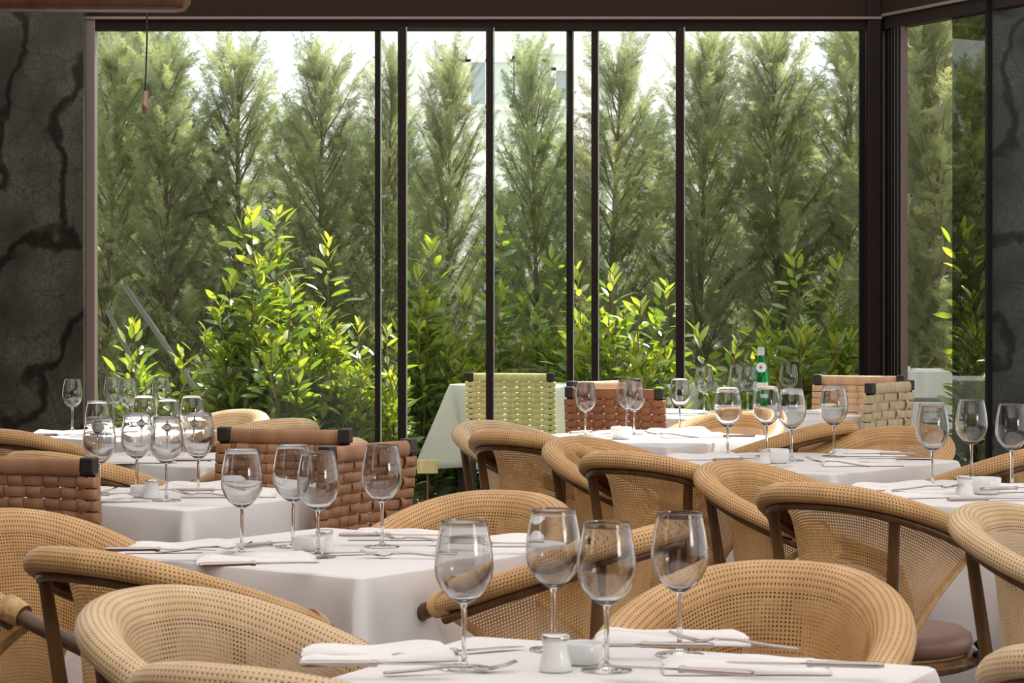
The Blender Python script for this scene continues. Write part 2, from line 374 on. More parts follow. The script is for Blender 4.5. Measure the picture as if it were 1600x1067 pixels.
# ---------------------------------------------------------------- outside: white house, planter, stakes
bt = thing('house', 'white rendered house behind the conifers with curtained windows', 'house', (at(800, 40), 40, 0))
BW = MB(); BW.box((0.9, 0.4, 3.6), (7.4, 0.6, 7.2)); BW.build('wall', M['white_wall'], bt, smooth=False)
for px0_, px1_, py0_, py1_, m_ in ((732, 762, 92, 168, 'far_glass'), (766, 800, 92, 168, 'curtain'), (806, 850, 92, 160, 'curtain'), (690, 724, 92, 168, 'curtain'), (865, 890, 105, 160, 'far_glass')):
    x0, x1 = (px0_ - 800) / 100, (px1_ - 800) / 100; z0, z1 = zat(py1_, 40), zat(py0_, 40)
    fr = MB()
    for c_, d_ in ((((x0 + x1) / 2, 0.08, z1), (x1 - x0 + .12, .1, .1)), (((x0 + x1) / 2, 0.08, z0), (x1 - x0 + .12, .1, .1)), ((x0, .08, (z0 + z1) / 2), (.08, .1, z1 - z0)), ((x1, .08, (z0 + z1) / 2), (.08, .1, z1 - z0))): fr.box(c_, d_)
    f_ = fr.build('window_frame', M['white_wall'], bt, smooth=False)
    MB().box(((x0 + x1) / 2, 0.085, (z0 + z1) / 2), (x1 - x0, 0.02, z1 - z0)).build('window_pane', M[m_], f_, smooth=False)
MB().box((0.66, 0.0, zat(77, 40)), (0.5, 0.2, 0.16)).build('blind_box', M['white_wall'], bt, smooth=False)
pl = thing('plank_planter', 'white washed plank planter outside the side window', 'planter', (at(1458, 13.3), 13.3, 0), R(-4))
for k in range(5):
    MB().box((0, 0, 0.10 + k * 0.162), (0.30, 0.03, 0.140)).build('plank', M['white_plank'], pl, smooth=False, bevel=0.004)
for s_ in (-1, 1): MB().box((s_ * 0.135, 0.035, 0.42), (0.04, 0.04, 0.84)).build('post', M['white_plank'], pl, smooth=False)
MB().box((0, 0.19, 0.42), (0.30, 0.27, 0.80)).build('box', M['white_plank'], pl, smooth=False)
def stake(p0, p1, r, label):
    tag(MB().tube([p0, [(a + b_) / 2 for a, b_ in zip(p0, p1)], p1], r, 10).build('support_stake', M['stake']), label, 'stake', None)
stake((at(195, 14.25), 14.25, zat(447, 14.25)), (at(445, 13.9), 13.9, 0.0), 0.016, 'long grey stake leaning down right beside the tall laurel')
stake((at(168, 14.2), 14.2, zat(485, 14.2)), (at(330, 13.9), 13.9, 0.0), 0.013, 'shorter grey stake leaning behind the small laurel at the left')

gm = thing('plant_marker', 'small pale wooden plant marker on a stick outside beside the draped cloth', 'plant marker', (at(668, 13.3), 13.3, 0))
MB().box((0, 0, zat(729, 13.3)), (.108, .02, .072)).build('board', M['straw'], gm, smooth=False, bevel=.004)
MB().tube([(0, .016, 0), (0, .016, zat(725, 13.3))], .006, 8).build('stick', M['twig'], gm)

# ---------------------------------------------------------------- cypress hedge
def frond_proto(seed):
    r = np.random.default_rng(seed); q = []
    def strip(p, d, L, wd):
        d = d / np.linalg.norm(d); n = np.array([-d[1], d[0], 0]); nn = np.linalg.norm(n)
        n = n / nn if nn > 1e-6 else np.array([0, 1, 0])
        e = p + d * L
        q.append((p - n * wd * .5, p + d * L * .6 - n * wd * .5, e, p + d * L * .6 + n * wd * .5))
    L = 1.0; n = 15
    for i in range(n):
        t = (i + r.uniform(-.3, .3)) / n if i else 0; p = np.array([t * L, 0.02 * math.sin(5 * t + seed), -0.18 * t * t])
        strip(p, np.array([1, 0.02, -0.36 * t]), L / n * 1.6, 0.018)
        for s in (-1, 1):
            ln = (0.42 * (1 - t) ** .75 + 0.05) * r.uniform(.35, 1.3) * (0.55 + min(1, t * 4) * .45)
            an = R(r.uniform(28, 48)) * s; dz = r.uniform(-.3, .2)
            d = np.array([math.cos(an), math.sin(an), dz]); d /= np.linalg.norm(d)
            strip(p, d, ln, 0.014)
            for k in range(5):
                tt = (k + .8) / 5.4; pp = p + d * ln * tt
                for s2 in (-1, 1):
                    a2 = an + s2 * R(r.uniform(25, 42)); d2 = np.array([math.cos(a2), math.sin(a2), dz + r.uniform(-.25, .25)])
                    strip(pp, d2, ln * .46 * (1 - tt * .5) * r.uniform(.6, 1.3), 0.0125)
    return np.array(q)      # (n,4,3)
FR = [frond_proto(i) for i in range(3)]
def basis(d, roll):
    d = d / np.linalg.norm(d); a = np.array([0, 0, 1.0]) if abs(d[2]) < .95 else np.array([1.0, 0, 0])
    y = np.cross(a, d); y /= np.linalg.norm(y); z = np.cross(d, y)
    c, s = math.cos(roll), math.sin(roll)
    return np.stack([d, y * c + z * s, -y * s + z * c], axis=1)
def cypress(seed, H, Rb, nb, label, matk='cypress', name='cypress_tree'):
    r = np.random.default_rng(seed); root = thing(name, label, 'tree', (0, 0, 0), 0, None)
    tr = MB(); tp = []
    for k in range(12):
        t = k / 11; tp.append((0.05 * math.sin(3 * t + seed), 0.05 * math.cos(2.3 * t + seed) - .05, t * H * .97))
    tr.tube(tp, [0.030 * (1 - .75 * k / 11) for k in range(12)], 6)
    allq = []; tints = []
    def frond(p, d, L, roll, tint):
        q = FR[r.integers(3)]; B = basis(d, roll)
        allq.append(((q.reshape(-1, 3) * L) @ B.T + p).reshape(-1, 4, 3)); tints.append(np.clip(tint + r.normal(0, .07, len(q)), 0, 1))
    for i in range(nb):
        t = 0.05 + 0.95 * (i + r.random()) / nb; h = t * H
        tx = np.interp(t, np.linspace(0, 1, 12), [p[0] for p in tp]); ty = np.interp(t, np.linspace(0, 1, 12), [p[1] for p in tp])
        az = i * 2.4 + r.uniform(-.4, .4); el = R(r.uniform(28, 50) + 16 * t)
        L = (Rb * (1 - t) ** .62 + .13) * r.uniform(.7, 1.2)
        d = np.array([math.cos(az) * math.cos(el), math.sin(az) * math.cos(el), math.sin(el)]); p0 = np.array([tx, ty, h * .97])
        bend = np.array([0, 0, .25 * L])
        pts = [p0 + d * L * s + bend * s * s for s in (0, .35, .7, 1)]
        tr.tube([tuple(p) for p in pts], [.008 * (1 - t * .5), .006, .004, .002], 4, cap=False)
        n = max(5, int(L / .027)); bt_ = r.uniform(.1, .75)
        for k in range(n):
            s = .18 + .82 * (k + r.random()) / n; p = p0 + d * L * s + bend * s * s
            o = r.normal(0, .55, 3); dd = d + o; dd[2] += .25 - .2 * r.random()
            frond(p, dd, r.uniform(.11, .21) * (1.1 - .35 * s), r.uniform(-1.0, 1.0), bt_ + r.normal(0, .12))
        frond(pts[-1], d + np.array([0, 0, .5]), r.uniform(.16, .24), r.uniform(-.8, .8), bt_ + .1)
    for k in range(16):
        frond(np.array([tp[-1][0], tp[-1][1], H * (.88 + .1 * k / 16)]), np.array([r.normal(0, .35), r.normal(0, .35), 1]), r.uniform(.12, .2), r.uniform(-3, 3), .6)
    Q = np.concatenate(allq); V = Q.reshape(-1, 3); Fq = np.arange(len(V)).reshape(-1, 4)
    fast_mesh('foliage', V, Fq, np.concatenate(tints), M[matk], root)
    tr.build('trunk', M['bark'], root)
    return root
PROTO['cy0'] = (cypress(11, 2.9, .50, 104, ''), False)
PROTO['cy1'] = (cypress(23, 2.9, .46, 96, ''), False)
PROTO['cy2'] = (cypress(37, 2.9, .54, 108, ''), False)
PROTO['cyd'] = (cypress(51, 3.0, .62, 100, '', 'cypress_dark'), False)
front = [(170, 70, 15.0, 'at the left end of the hedge beside the window stile'), (258, 68, 14.9, 'with a bare reddish trunk behind the hanging lamp holder'),
         (385, 76, 15.1, 'second to the right of the hanging lamp holder'), (500, 84, 15.0, 'just left of the first thin mullion'), (606, 92, 15.2, 'behind the narrow gap between the first two mullions'),
         (703, 90, 15.0, 'with its tip before the curtained house window'), (838, 88, 15.0, 'with its tip right of the house window behind the green pane'),
         (962, 78, 15.1, 'just right of the fifth mullion'), (1090, 60, 15.0, 'just right of the last mullion'), (1218, 46, 15.0, 'in the middle of the right pane'), (1330, 40, 15.1, 'right against the corner post')]
for i, (px, py, Y, wh) in enumerate(front):
    H = zat(py, Y); k = ('cy0', 'cy1', 'cy2')[i % 3]
    place(k, (at(px, Y), Y, 0), i * 1.7, 'green cypress ' + wh, 'cypress trees of the hedge', ((.82 if px in (703, 838, 606) else random.uniform(.95, 1.1)) * H / 2.95,) * 2 + (H / 2.95,))
for i, (px, Y, H, wh) in enumerate([(1425, 14.6, 3.15, 'close to the stacked sliding stiles outside the side window'), (1475, 13.9, 3.1, 'behind the white plank planter outside the side window'), (1535, 14.8, 3.2, 'seen through the smoked pane')]):
    place(('cy1', 'cy2', 'cy0')[i], (at(px, Y), Y, 0), 2 + i * 2.1, 'tall green cypress ' + wh, 'cypress trees by the side window', H / 2.95)
back = [(120, 17.2, 2.5), (215, 17.0, 2.6), (320, 17.1, 2.2), (445, 17.2, 2.35), (560, 17.0, 2.25), (652, 17.3, 2.2), (770, 17.1, 1.8), (900, 17.2, 2.15), (1025, 17.1, 2.3), (1155, 17.0, 2.5), (1280, 17.2, 2.5), (1395, 17.0, 2.9), (1500, 16.6, 3.0)]
gap = ['at the far left', 'behind the lamp cord', 'between the second and third front trees', 'between the third and fourth front trees', 'left of the first mullion', 'right of the second mullion', 'beside the third mullion',
       'beside the fourth mullion', 'left of the last mullion', 'right of the last mullion', 'left of the corner post', 'behind the corner post', 'behind the smoked pane']
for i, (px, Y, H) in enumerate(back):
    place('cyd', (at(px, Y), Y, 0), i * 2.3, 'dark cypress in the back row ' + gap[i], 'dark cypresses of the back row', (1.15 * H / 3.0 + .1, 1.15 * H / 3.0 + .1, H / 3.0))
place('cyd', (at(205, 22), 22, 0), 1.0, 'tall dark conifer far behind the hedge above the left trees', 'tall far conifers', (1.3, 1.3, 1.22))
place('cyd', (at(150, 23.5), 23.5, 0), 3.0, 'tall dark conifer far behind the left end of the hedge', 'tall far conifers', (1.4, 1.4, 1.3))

# ---------------------------------------------------------------- laurel shrubs
lx = np.array([0, .22, .5, .78, 1.0]); lw = np.array([.015, .13, .165, .11, .004])
LV = []
for x_, w_ in zip(lx, lw): LV += [(x_, -w_, .25 * w_ - .10 * x_ * x_), (x_, 0, -.10 * x_ * x_), (x_, w_, .25 * w_ - .10 * x_ * x_)]
LV = np.array(LV); LF = []
for i in range(4):
    for j in range(2): a = i * 3 + j; LF.append((a, a + 3, a + 4, a + 1))
LF = np.array(LF)
def laurel(px, pytop, wpx, Y, ns, label, seed, tall=None, name='laurel_shrub'):
    r = np.random.default_rng(seed); H = zat(pytop, Y); rad = wpx / F * Y / 2
    root = thing(name, label, 'shrub', (at(px, Y), Y, 0), 0, 'laurel shrubs')
    st = MB(); Vs = []; Fs = []; T = []; n0 = 0
    for i in range(int(ns * 1.55)):
        az = i * 2.4 + r.uniform(-.5, .5); rr = rad * math.sqrt(r.random())
        hs = H * (1.0 if i == 0 else r.uniform(.45, .93) * (1 - .22 * (rr / rad)))
        if i == 0: rr *= .3
        b0 = np.array([math.cos(az) * rr * .35, math.sin(az) * rr * .35, 0]); tip = np.array([math.cos(az) * rr, math.sin(az) * rr * .8, hs])
        k = 7; wob = r.normal(0, .02, (k, 3)); wob[0] = 0
        path = [b0 + (tip - b0) * np.array([(j / (k - 1)) ** 1.25, (j / (k - 1)) ** 1.25, j / (k - 1)]) + wob[j] for j in range(k)]
        st.tube([tuple(p) for p in path], [.0075 * (1 - .7 * j / (k - 1)) for j in range(k)], 5, cap=False)
        path = np.array(path); nl = int(hs * .93 / .0155)
        for j in range(nl):
            t = .07 + .93 * (j + .5 * r.random()) / nl; f = t * (k - 1); a = min(int(f), k - 2)
            p = path[a] + (path[a + 1] - path[a]) * (f - a)
            left = (1 - t) * hs
            la = j * 2.4 + r.uniform(-.4, .4); el = R(r.uniform(5, 45) if left > .12 else r.uniform(40, 72))
            d = np.array([math.cos(la) * math.cos(el), math.sin(la) * math.cos(el), math.sin(el)])
            # side twiglets lower down carry leaves away from the main shoot
            off = np.zeros(3)
            if left > .10: off = np.array([math.cos(la), math.sin(la), .35]) * r.uniform(0, .085)
            L = r.uniform(.078, .12) * (1 if left > .05 else .72)
            B = basis(d, r.normal(0, .7))
            Vs.append((LV * np.array([L, L, L])) @ B.T + p + off); Fs.append(LF + n0); n0 += len(LV)
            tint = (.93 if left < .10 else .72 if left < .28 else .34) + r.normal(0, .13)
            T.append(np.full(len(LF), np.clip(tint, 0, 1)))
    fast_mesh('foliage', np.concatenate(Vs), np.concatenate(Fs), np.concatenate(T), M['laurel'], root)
    st.build('stems', M['twig'], root)
    return root
LAU = [(208, 500, 60, 13.5, 5, 'small laurel sprig in front of the two leaning stakes'), (275, 548, 70, 13.4, 9, 'low laurel left of the tallest laurel, behind the far left glasses'),
       (430, 322, 60, 13.7, 8, 'tallest laurel shoot left of the first mullion, reaching highest'), (392, 332, 95, 13.5, 13, 'tall leafy laurel in the left pane, just left of the highest shoot'), (345, 430, 80, 13.5, 12, 'laurel on the left flank of the tall laurel clump'),
       (508, 378, 95, 13.6, 16, 'full laurel midway between the tallest shoot and the first mullion'), (560, 505, 75, 13.5, 12, 'low laurel just left of the first mullion'), (452, 440, 90, 13.3, 14, 'dense laurel in the middle of the left clump'),
       (607, 515, 50, 13.6, 8, 'narrow laurel in the gap between the first two mullions'), (662, 376, 80, 14.2, 17, 'laurel with a bright pale tip just right of the second mullion'), (722, 455, 85, 14.3, 16, 'broad dark laurel left of the third mullion'),
       (777, 328, 26, 14.4, 3, 'thin tall laurel shoot hugging the third mullion'), (805, 470, 70, 14.45, 12, 'laurel above the straw chair behind the green pane'), (864, 396, 70, 14.4, 14, 'laurel left of the fourth mullion'), (908, 425, 50, 13.8, 9, 'laurel in the gap between fourth and fifth mullions'),
       (955, 425, 65, 13.7, 13, 'laurel just right of the fifth mullion'), (1032, 440, 80, 13.6, 16, 'laurel just left of the last mullion'), (1000, 470, 70, 13.5, 11, 'laurel behind the red-brown strap chair'),
       (1088, 520, 60, 13.7, 10, 'low laurel just right of the last mullion'), (1140, 535, 75, 13.6, 12, 'low laurel behind the green bottle'), (1237, 396, 80, 13.6, 17, 'tall laurel in the middle of the right pane'), (1190, 480, 60, 13.7, 10, 'laurel rising just above the green bottle'),
       (1312, 403, 85, 13.7, 18, 'tall laurel beside the corner post'), (1520, 362, 34, 13.0, 6, 'sparse laurel behind the smoked pane')]
for i, (px, py, wp, Y, ns, lab) in enumerate(LAU): laurel(px, py, wp, Y, ns, lab, 100 + i)

# ---------------------------------------------------------------- rattan tub chair
def rim_pt(ph):
    s = 1 if ph >= 0 else -1; c = math.cos(ph)
    x = 0.233 * s * abs(math.sin(ph)) ** .8; y = (.26 if c > 0 else .33) * c
    return Vector((x, y, .735 + .355 * y))
def rim_frame(ph):
    p = rim_pt(ph); t = (rim_pt(ph + .01) - rim_pt(ph - .01)).normalized()
    out = Vector((-t.y, t.x, 0)); 
    if out.dot(Vector((p.x, p.y, 0))) < 0: out = -out
    return p, t, out.normalized()
PE = R(117)
def rattan_chair(sm, rm):
    root = thing('rattan_armchair', '', 'chair', group='rattan tub chairs')
    # woven shell
    nph, nt_ = 73, 22; rows = []; uv = []; s = 0; lowpts = []; prevp = None
    for i in range(nph):
        ph = -PE + 2 * PE * i / (nph - 1); p, t, out = rim_frame(ph)
        if prevp is not None: s += (p - prevp).length * .93
        prevp = p
        zl = .425 + (p.z - .028 - .425) * min(1, max(0, (abs(ph) - R(44)) / R(72))) ** 1.35
        row = []
        for j in range(nt_):
            tt = (j / (nt_ - 1)) ** 1.35; h = (p.z - .030 - zl) * tt
            inset = .046 + .018 * (1 - math.exp(-h / .05)) + .075 * h
            row.append((p.x - out.x * inset, p.y - out.y * inset, p.z - .030 - h)); uv.append((s, h + inset * .5))
        rows.append(row); lowpts.append(row[-1])
    MB().loft(rows, uv=uv).build('backrest', M[sm], root)
    # rolled collar
    rows = []; uv = []; s = 0; prevp = None; ns = 18; nr = 81; PR = R(113)
    for i in range(nr):
        ph = -PR + 2 * PR * i / (nr - 1); p, t, out = rim_frame(ph)
        if prevp is not None: s += (p - prevp).length
        prevp = p; row = []; e = min(1, (nr - 1 - i) / 4, i / 4); sc = .72 + .28 * e
        for k, (u, v) in enumerate(((-.0465, -.034), (-.042, -.019), (-.034, -.006), (-.022, .004), (-.008, .010), (.006, .010), (.018, .004), (.026, -.006), (.0285, -.017), (.026, -.027), (.018, -.034), (.006, -.036), (-.006, -.034))):
            u, v = u * sc, v * sc
            row.append((p.x + out.x * u, p.y + out.y * u, p.z + v)); uv.append((s, -.005 - k * .0105))
        rows.append(row)
    MB().loft(rows, uv=uv).build('rolled_rim', M[rm], root)
    # bent hoop under the collar
    hp = []
    for i in range(49):
        ph = -R(112) + R(224) * i / 48; p, t, out = rim_frame(ph); hp.append((p.x - out.x * .004, p.y - out.y * .004, p.z - .043))
    MB().tube(hp, .0105, 8).build('hoop', M['bamboo'], root)
    for sgn in (-1, 1):
        p, t, out = rim_frame(sgn * R(42)); a = Vector((p.x - out.x * .008, p.y - out.y * .008, p.z - .038)); c_ = Vector((sgn * .128, .150, .42)); b_ = Vector((sgn * .150, .205, 0))
        mid = [a.lerp(c_, f) for f in (0, .25, .5, .75)] + [c_.lerp(b_, f) + Vector((-sgn * .004, -.008, 0)) * math.sin(f * math.pi) for f in (0, .25, .5, .75, 1)]
        lg = MB().tube(mid, [.0125, .0135, .014, .0145, .015, .0155, .016, .016, .016], 10); lg.build('leg', M['bamboo'], root)
        MB().tube([c_ + Vector((0, 0, .022)), c_ - Vector((0, 0, .022))], .0195, 10).build('cane_binding', M['cane'], root)
        e, t, out = rim_frame(sgn * R(113)); sg = sgn
        f = t * (1 if sgn > 0 else -1); e = e - out * .008 - Vector((0, 0, .012))
        g1 = rim_pt(sg * R(121)) - Vector((0, 0, .014)); g2 = rim_pt(sg * R(131)) - Vector((0, 0, .018))
        arm = [e - f * .03, e + f * .01, g1, g2, Vector((sg * .160, -.33, .60)), Vector((sg * .152, -.368, .56)), Vector((sg * .150, -.387, .50)), Vector((sg * .154, -.38, .36)), Vector((sg * .160, -.36, .2)), Vector((sg * .165, -.35, 0))]
        # smooth the path
        sm_ = []
        for i in range(len(arm) - 1):
            p0 = arm[max(i - 1, 0)]; p1 = arm[i]; p2 = arm[i + 1]; p3 = arm[min(i + 2, len(arm) - 1)]
            for k in range(5):
                u = k / 5; sm_.append(.5 * ((2 * p1) + (p2 - p0) * u + (2 * p0 - 5 * p1 + 4 * p2 - p3) * u * u + (3 * p1 - p0 - 3 * p2 + p3) * u ** 3))
        sm_.append(arm[-1])
        MB().tube(sm_, .0165, 10).build('leg', M['bamboo'], root)
        MB().tube([e - f * .020, e + f * .004, e + f * .026], [.027, .027, .0225], 14).build('arm_cuff', M['cane'], root)
        # curved brace along the lower edge of the side
        half = lowpts[:25] if sgn < 0 else lowpts[-25:]
        if sgn > 0: half = half[::-1]
        MB().tube([(q_[0] * 1.01, q_[1] * 1.01, q_[2] - .006) for q_ in half[1:]], .009, 8).build('side_brace', M['cane'], root)
    # seat
    ring = [(.172 * math.cos(2 * math.pi * k / 40), -.085 + .225 * math.sin(2 * math.pi * k / 40), .405) for k in range(40)]
    MB().tube(ring, .017, 8, closed=True).build('seat_ring', M['bamboo'], root)
    MB().lathe([(.001, .0), (.165, .0), (.165, .012), (.001, .012)], 32, (0, -.085, .41)).build('seat', M['cane'], root)
    cu = MB().lathe([(.001, 0), (.165, 0), (.180, .01), (.185, .028), (.180, .045), (.162, .056), (.1, .062), (.001, .063)], 40, (0, -.085, .424)).build('cushion', M['cushion'], root)
    for sgn in (-1, 1):
        r_ = MB(); c0 = Vector((sgn * .17, -.17, .42))
        r_.tube([c0 + Vector((0, 0, .03)), c0 + Vector((sgn * .02, -.015, .0)), c0 + Vector((sgn * .022, -.03, -.06)), c0 + Vector((sgn * .02, -.02, -.13))], [.008, .01, .008, .005], 6)
        r_.tube([c0 + Vector((0, 0, .0)), c0 + Vector((sgn * .03, .03, .01)), c0 + Vector((sgn * .035, .05, -.03))], [.009, .009, .005], 6)
        r_.build('tie', M['ribbon'], cu)
    st = MB()
    st.tube([(-.158, -.365, .26), (0, -.2, .29), (.158, -.365, .26)], .010, 8); st.tube([(-.136, .165, .26), (0, .06, .29), (.136, .165, .26)], .010, 8)
    st.tube([(-.158, -.365, .26), (-.08, -.08, .29), (-.136, .165, .26)], .010, 8); st.tube([(.158, -.365, .26), (.08, -.08, .29), (.136, .165, .26)], .010, 8)
    st.build('stretcher', M['bamboo'], root)
    return root
PROTO['rat'] = (rattan_chair('shell', 'rim'), False)
PROTO['pale'] = (rattan_chair('shell_pale', 'rim_pale'), False)
def back_to_center(px, py, th, ztop, back):
    Y = F * (CZ - ztop) / (py - HOR); X = at(px, Y); t = R(th)
    return X + back * math.sin(t), Y - back * math.cos(t)
def rattan(px, py, th, label, key='rat', ztop=.840):
    x, y = back_to_center(px, py, th, ztop, .26)
    place(key, (x, y, 0), R(th), label, 'rattan tub chairs', (1, 1, ztop / .840))
RC = [
 (1238, 873, -22, 'honey cane tub chair facing the camera across the nearest table', 'rat'),
 (-22, 793, 47, 'honey cane tub chair cut off by the left edge, open side facing the photo', 'rat', 0.83),
 (116, 853, 141, 'cane tub chair seen from behind, left of the second table from the front', 'rat'),
 (212, 915, 58, 'pale cane tub chair facing right, in front of the chair turned away at left', 'pale'),
 (352, 1035, 150, 'pale cane tub chair cropped by the bottom edge at lower left, only its rim showing', 'pale'),
 (1745, 1004, 150, 'pale cane tub chair whose rim just enters the lower right corner', 'pale'),
 (795, 764, -28, 'honey cane tub chair facing the camera across the second table from the front', 'rat', 0.825),
 (1048, 812, -118, 'cane tub chair turned away behind the nearest wine glasses, brown arm reaching left', 'rat'),
 (745, 655, 52, 'pale pinkish cane tub chair facing right beside the straw chair outside', 'pale', 0.825),
 (789, 670, 140, 'amber cane tub chair turned away at the left of the centre table', 'rat', 0.85),
 (888, 680, 52, 'cane tub chair facing right, between the amber chair and the next turned-away chair', 'rat', 0.832),
 (973, 703, 140, 'cane tub chair turned away in the middle of the row of overlapping chairs', 'rat', 0.85),
 (1126, 718, 52, 'cane tub chair facing right, behind the big turned-away chair with mauve cushion', 'rat', 0.825),
 (1274, 752, 141, 'large cane tub chair turned away with mauve seat cushion showing, right of centre', 'rat', 0.85),
 (1530, 783, 50, 'pale cane tub chair facing right, cut off by the right edge of the photo', 'pale'),
 (1165, 641, -36, 'cane tub chair behind the centre table, below the green bottle', 'rat', 0.81),
 (1312, 656, -128, 'cane tub chair turned away with a curled rim, in front of the beige cord chair', 'rat'),
 (1420, 664, -38, 'cane tub chair facing the camera behind the glasses of the right-centre table', 'rat', 0.825),
 (1650, 690, -128, 'cane tub chair at the right edge, sloping arm behind the right wine glasses', 'rat'),
 (-5, 668, 145, 'yellow cane tub chair turned away at the far left, behind another turned-away chair', 'rat'),
 (60, 703, 145, 'cane tub chair turned away behind the strap chair at the left edge', 'rat'),
 (388, 638, -48, 'sunlit white cane tub chair facing the camera near the left window', 'pale', 0.83),
 (446, 652, -135, 'sunlit cane tub chair turned away with a curled rim, left of the first mullion', 'pale', 0.85),
 (412, 664, -36, 'pale cane tub chair just peeping above the wide brown strap chair', 'pale', 0.809),
 (525, 682, -132, 'cane tub chair peeping between the two brown strap chairs', 'pale', 0.845)]
for a in RC: rattan(*a)

# ---------------------------------------------------------------- woven strap chair
def strap_chair(strap, label_part=None, wv=.92, nv=7, nh=8):
    root = thing('woven_chair', '', 'chair', group='woven strap chairs')
    W, z0, z1 = .40, .46, .875; by = .20
    tilt = lambda z: by + .05 * (z - .45) / .42
    for sgn in (-1, 1):
        lg = MB().tube([(sgn * .175, by - .0, 0), (sgn * .178, by, .44), (sgn * .182, tilt(.87), .868)], .0155, 8).build('leg', M['frame'], root)
        MB().box((sgn * .183, tilt(.855), .856), (.036, .038, .042)).build('post_cap', M['frame'], root, smooth=False, bevel=.005)
        MB().tube([(sgn * .185, -.20, 0), (sgn * .185, -.20, .45)], .016, 8).build('leg', M['frame'], root)
        MB().tube([(sgn * .185, -.20, .43), (sgn * .18, by, .43)], .014, 8).build('side_rail', M['frame'], root)
    pn = MB(); hw = (z1 - .045 - z0) / nh
    def strip(pts, nrm_t, width, axis, th=.004):
        rows = []
        for p in pts:
            q = np.array(p)
            if axis == 'x': a = np.array([width / 2, 0, 0])
            else: a = np.array([0, 0, width / 2])
            n = np.array([0, th / 2, 0]); rows.append([q - a - n * .3, q - a * .8 + n, q + a * .8 + n, q + a - n * .3, q + a * .8 - n, q - a * .8 - n])
        pn.loft(rows, close_v=True)
    vx = [-W / 2 + W * (i + .5) / nv for i in range(nv)]
    hz = [z0 + hw * (j + .5) for j in range(nh)]
    for i, x in enumerate(vx):
        pts = []
        for k in range(nh * 4 + 1):
            z = z0 + (z1 - .045 - z0) * k / (nh * 4); ph = (z - z0) / hw
            off = .0062 * math.cos(math.pi * (ph - .5 + i)); bow = .020 - .034 * (1 - (2 * x / W) ** 2)
            pts.append((x, tilt(z) + bow + off, z))
        strip(pts, None, W / nv * wv, 'x')
    for j, z in enumerate(hz):
        pts = []
        for k in range(nv * 4 + 1):
            x = -W / 2 + W * k / (nv * 4); ph = (x + W / 2) / (W / nv)
            off = -.0030 * math.cos(math.pi * (ph - .5 + j)) ; bow = .020 - .034 * (1 - (2 * x / W) ** 2)
            pts.append((x, tilt(z) + bow + off, z))
        pts = [(-W / 2 + .045, tilt(z) - .019, z), (-W / 2 + .01, tilt(z) - .021, z), (-W / 2 - .004, tilt(z) - .010, z), (-W / 2 - .006, tilt(z) + .008, z)] + pts + [(W / 2 + .006, tilt(z) + .008, z), (W / 2 + .004, tilt(z) - .010, z), (W / 2 - .01, tilt(z) - .021, z), (W / 2 - .045, tilt(z) - .019, z)]
        strip(pts, None, hw * .93, 'z')
    pn.build('backrest', M[strap], root)
    tb = MB(); rows = []
    for k in range(13):
        x = -.166 + .332 * k / 12; bow = .018 - .030 * (1 - (x / .2) ** 2); c = (x, tilt(.85) + bow, .851)
        rows.append([(c[0], c[1] + .011 * math.cos(a), c[2] + .022 * math.sin(a)) for a in [2 * math.pi * q / 12 for q in range(12)]])
    tb.loft(rows, close_v=True); tb.build('top_band', M[strap], root)
    se = MB()
    for i in range(8):
        x = -.17 + .34 * i / 7
        rows = [[(x - .022, y, .445 + .004 * ((i + k) % 2)), (x + .022, y, .445 + .004 * ((i + k) % 2)), (x + .022, y, .437), (x - .022, y, .437)] for k, y in enumerate(np.linspace(-.205, .19, 10))]
        se.loft(rows, close_v=True)
    se.build('seat', M[strap], root)
    MB().tube([(-.185, -.20, .43), (.185, -.20, .43)], .015, 8).build('front_rail', M['frame'], root)
    return root
for k in ('strap', 'strap_red', 'strap_tan', 'rope', 'straw'): PROTO['w_' + k] = (strap_chair(k, nv=8 if k not in ('rope', 'straw') else 7, nh=13 if k != 'rope' else 10, wv=.82), False)
def woven(px, py, th, label, key):
    x, y = back_to_center(px, py, th, .875, .25); place(key, (x, y, 0), R(th), label, 'woven strap chairs')
woven(32, 713, 163, 'brown leather strap chair cut off by the left edge, back turned', 'w_strap')
woven(445, 669, -14, 'wide brown leather strap chair between the left tables, dark caps on both corners', 'w_strap')
woven(577, 692, -122, 'brown leather strap chair turned away beside the second table, tall dark right post', 'w_strap')
woven(943, 594, 42, 'tan strap chair whose pale top band shows behind the red-brown chair', 'w_strap_tan')
woven(960, 606, 160, 'red-brown leather strap chair behind the glasses on the centre table', 'w_strap_red')
woven(1342, 586, -15, 'tan leather strap chair in front of the corner post', 'w_strap_tan')
woven(1391, 597, -124, 'beige cord chair with thick basket weave at the far right table', 'w_rope')
place('w_straw', (at(808, 12.93), 12.93, 0), R(172), 'straw coloured woven chair outside behind the green pane', 'woven strap chairs', (1.1, 1.0, .95))

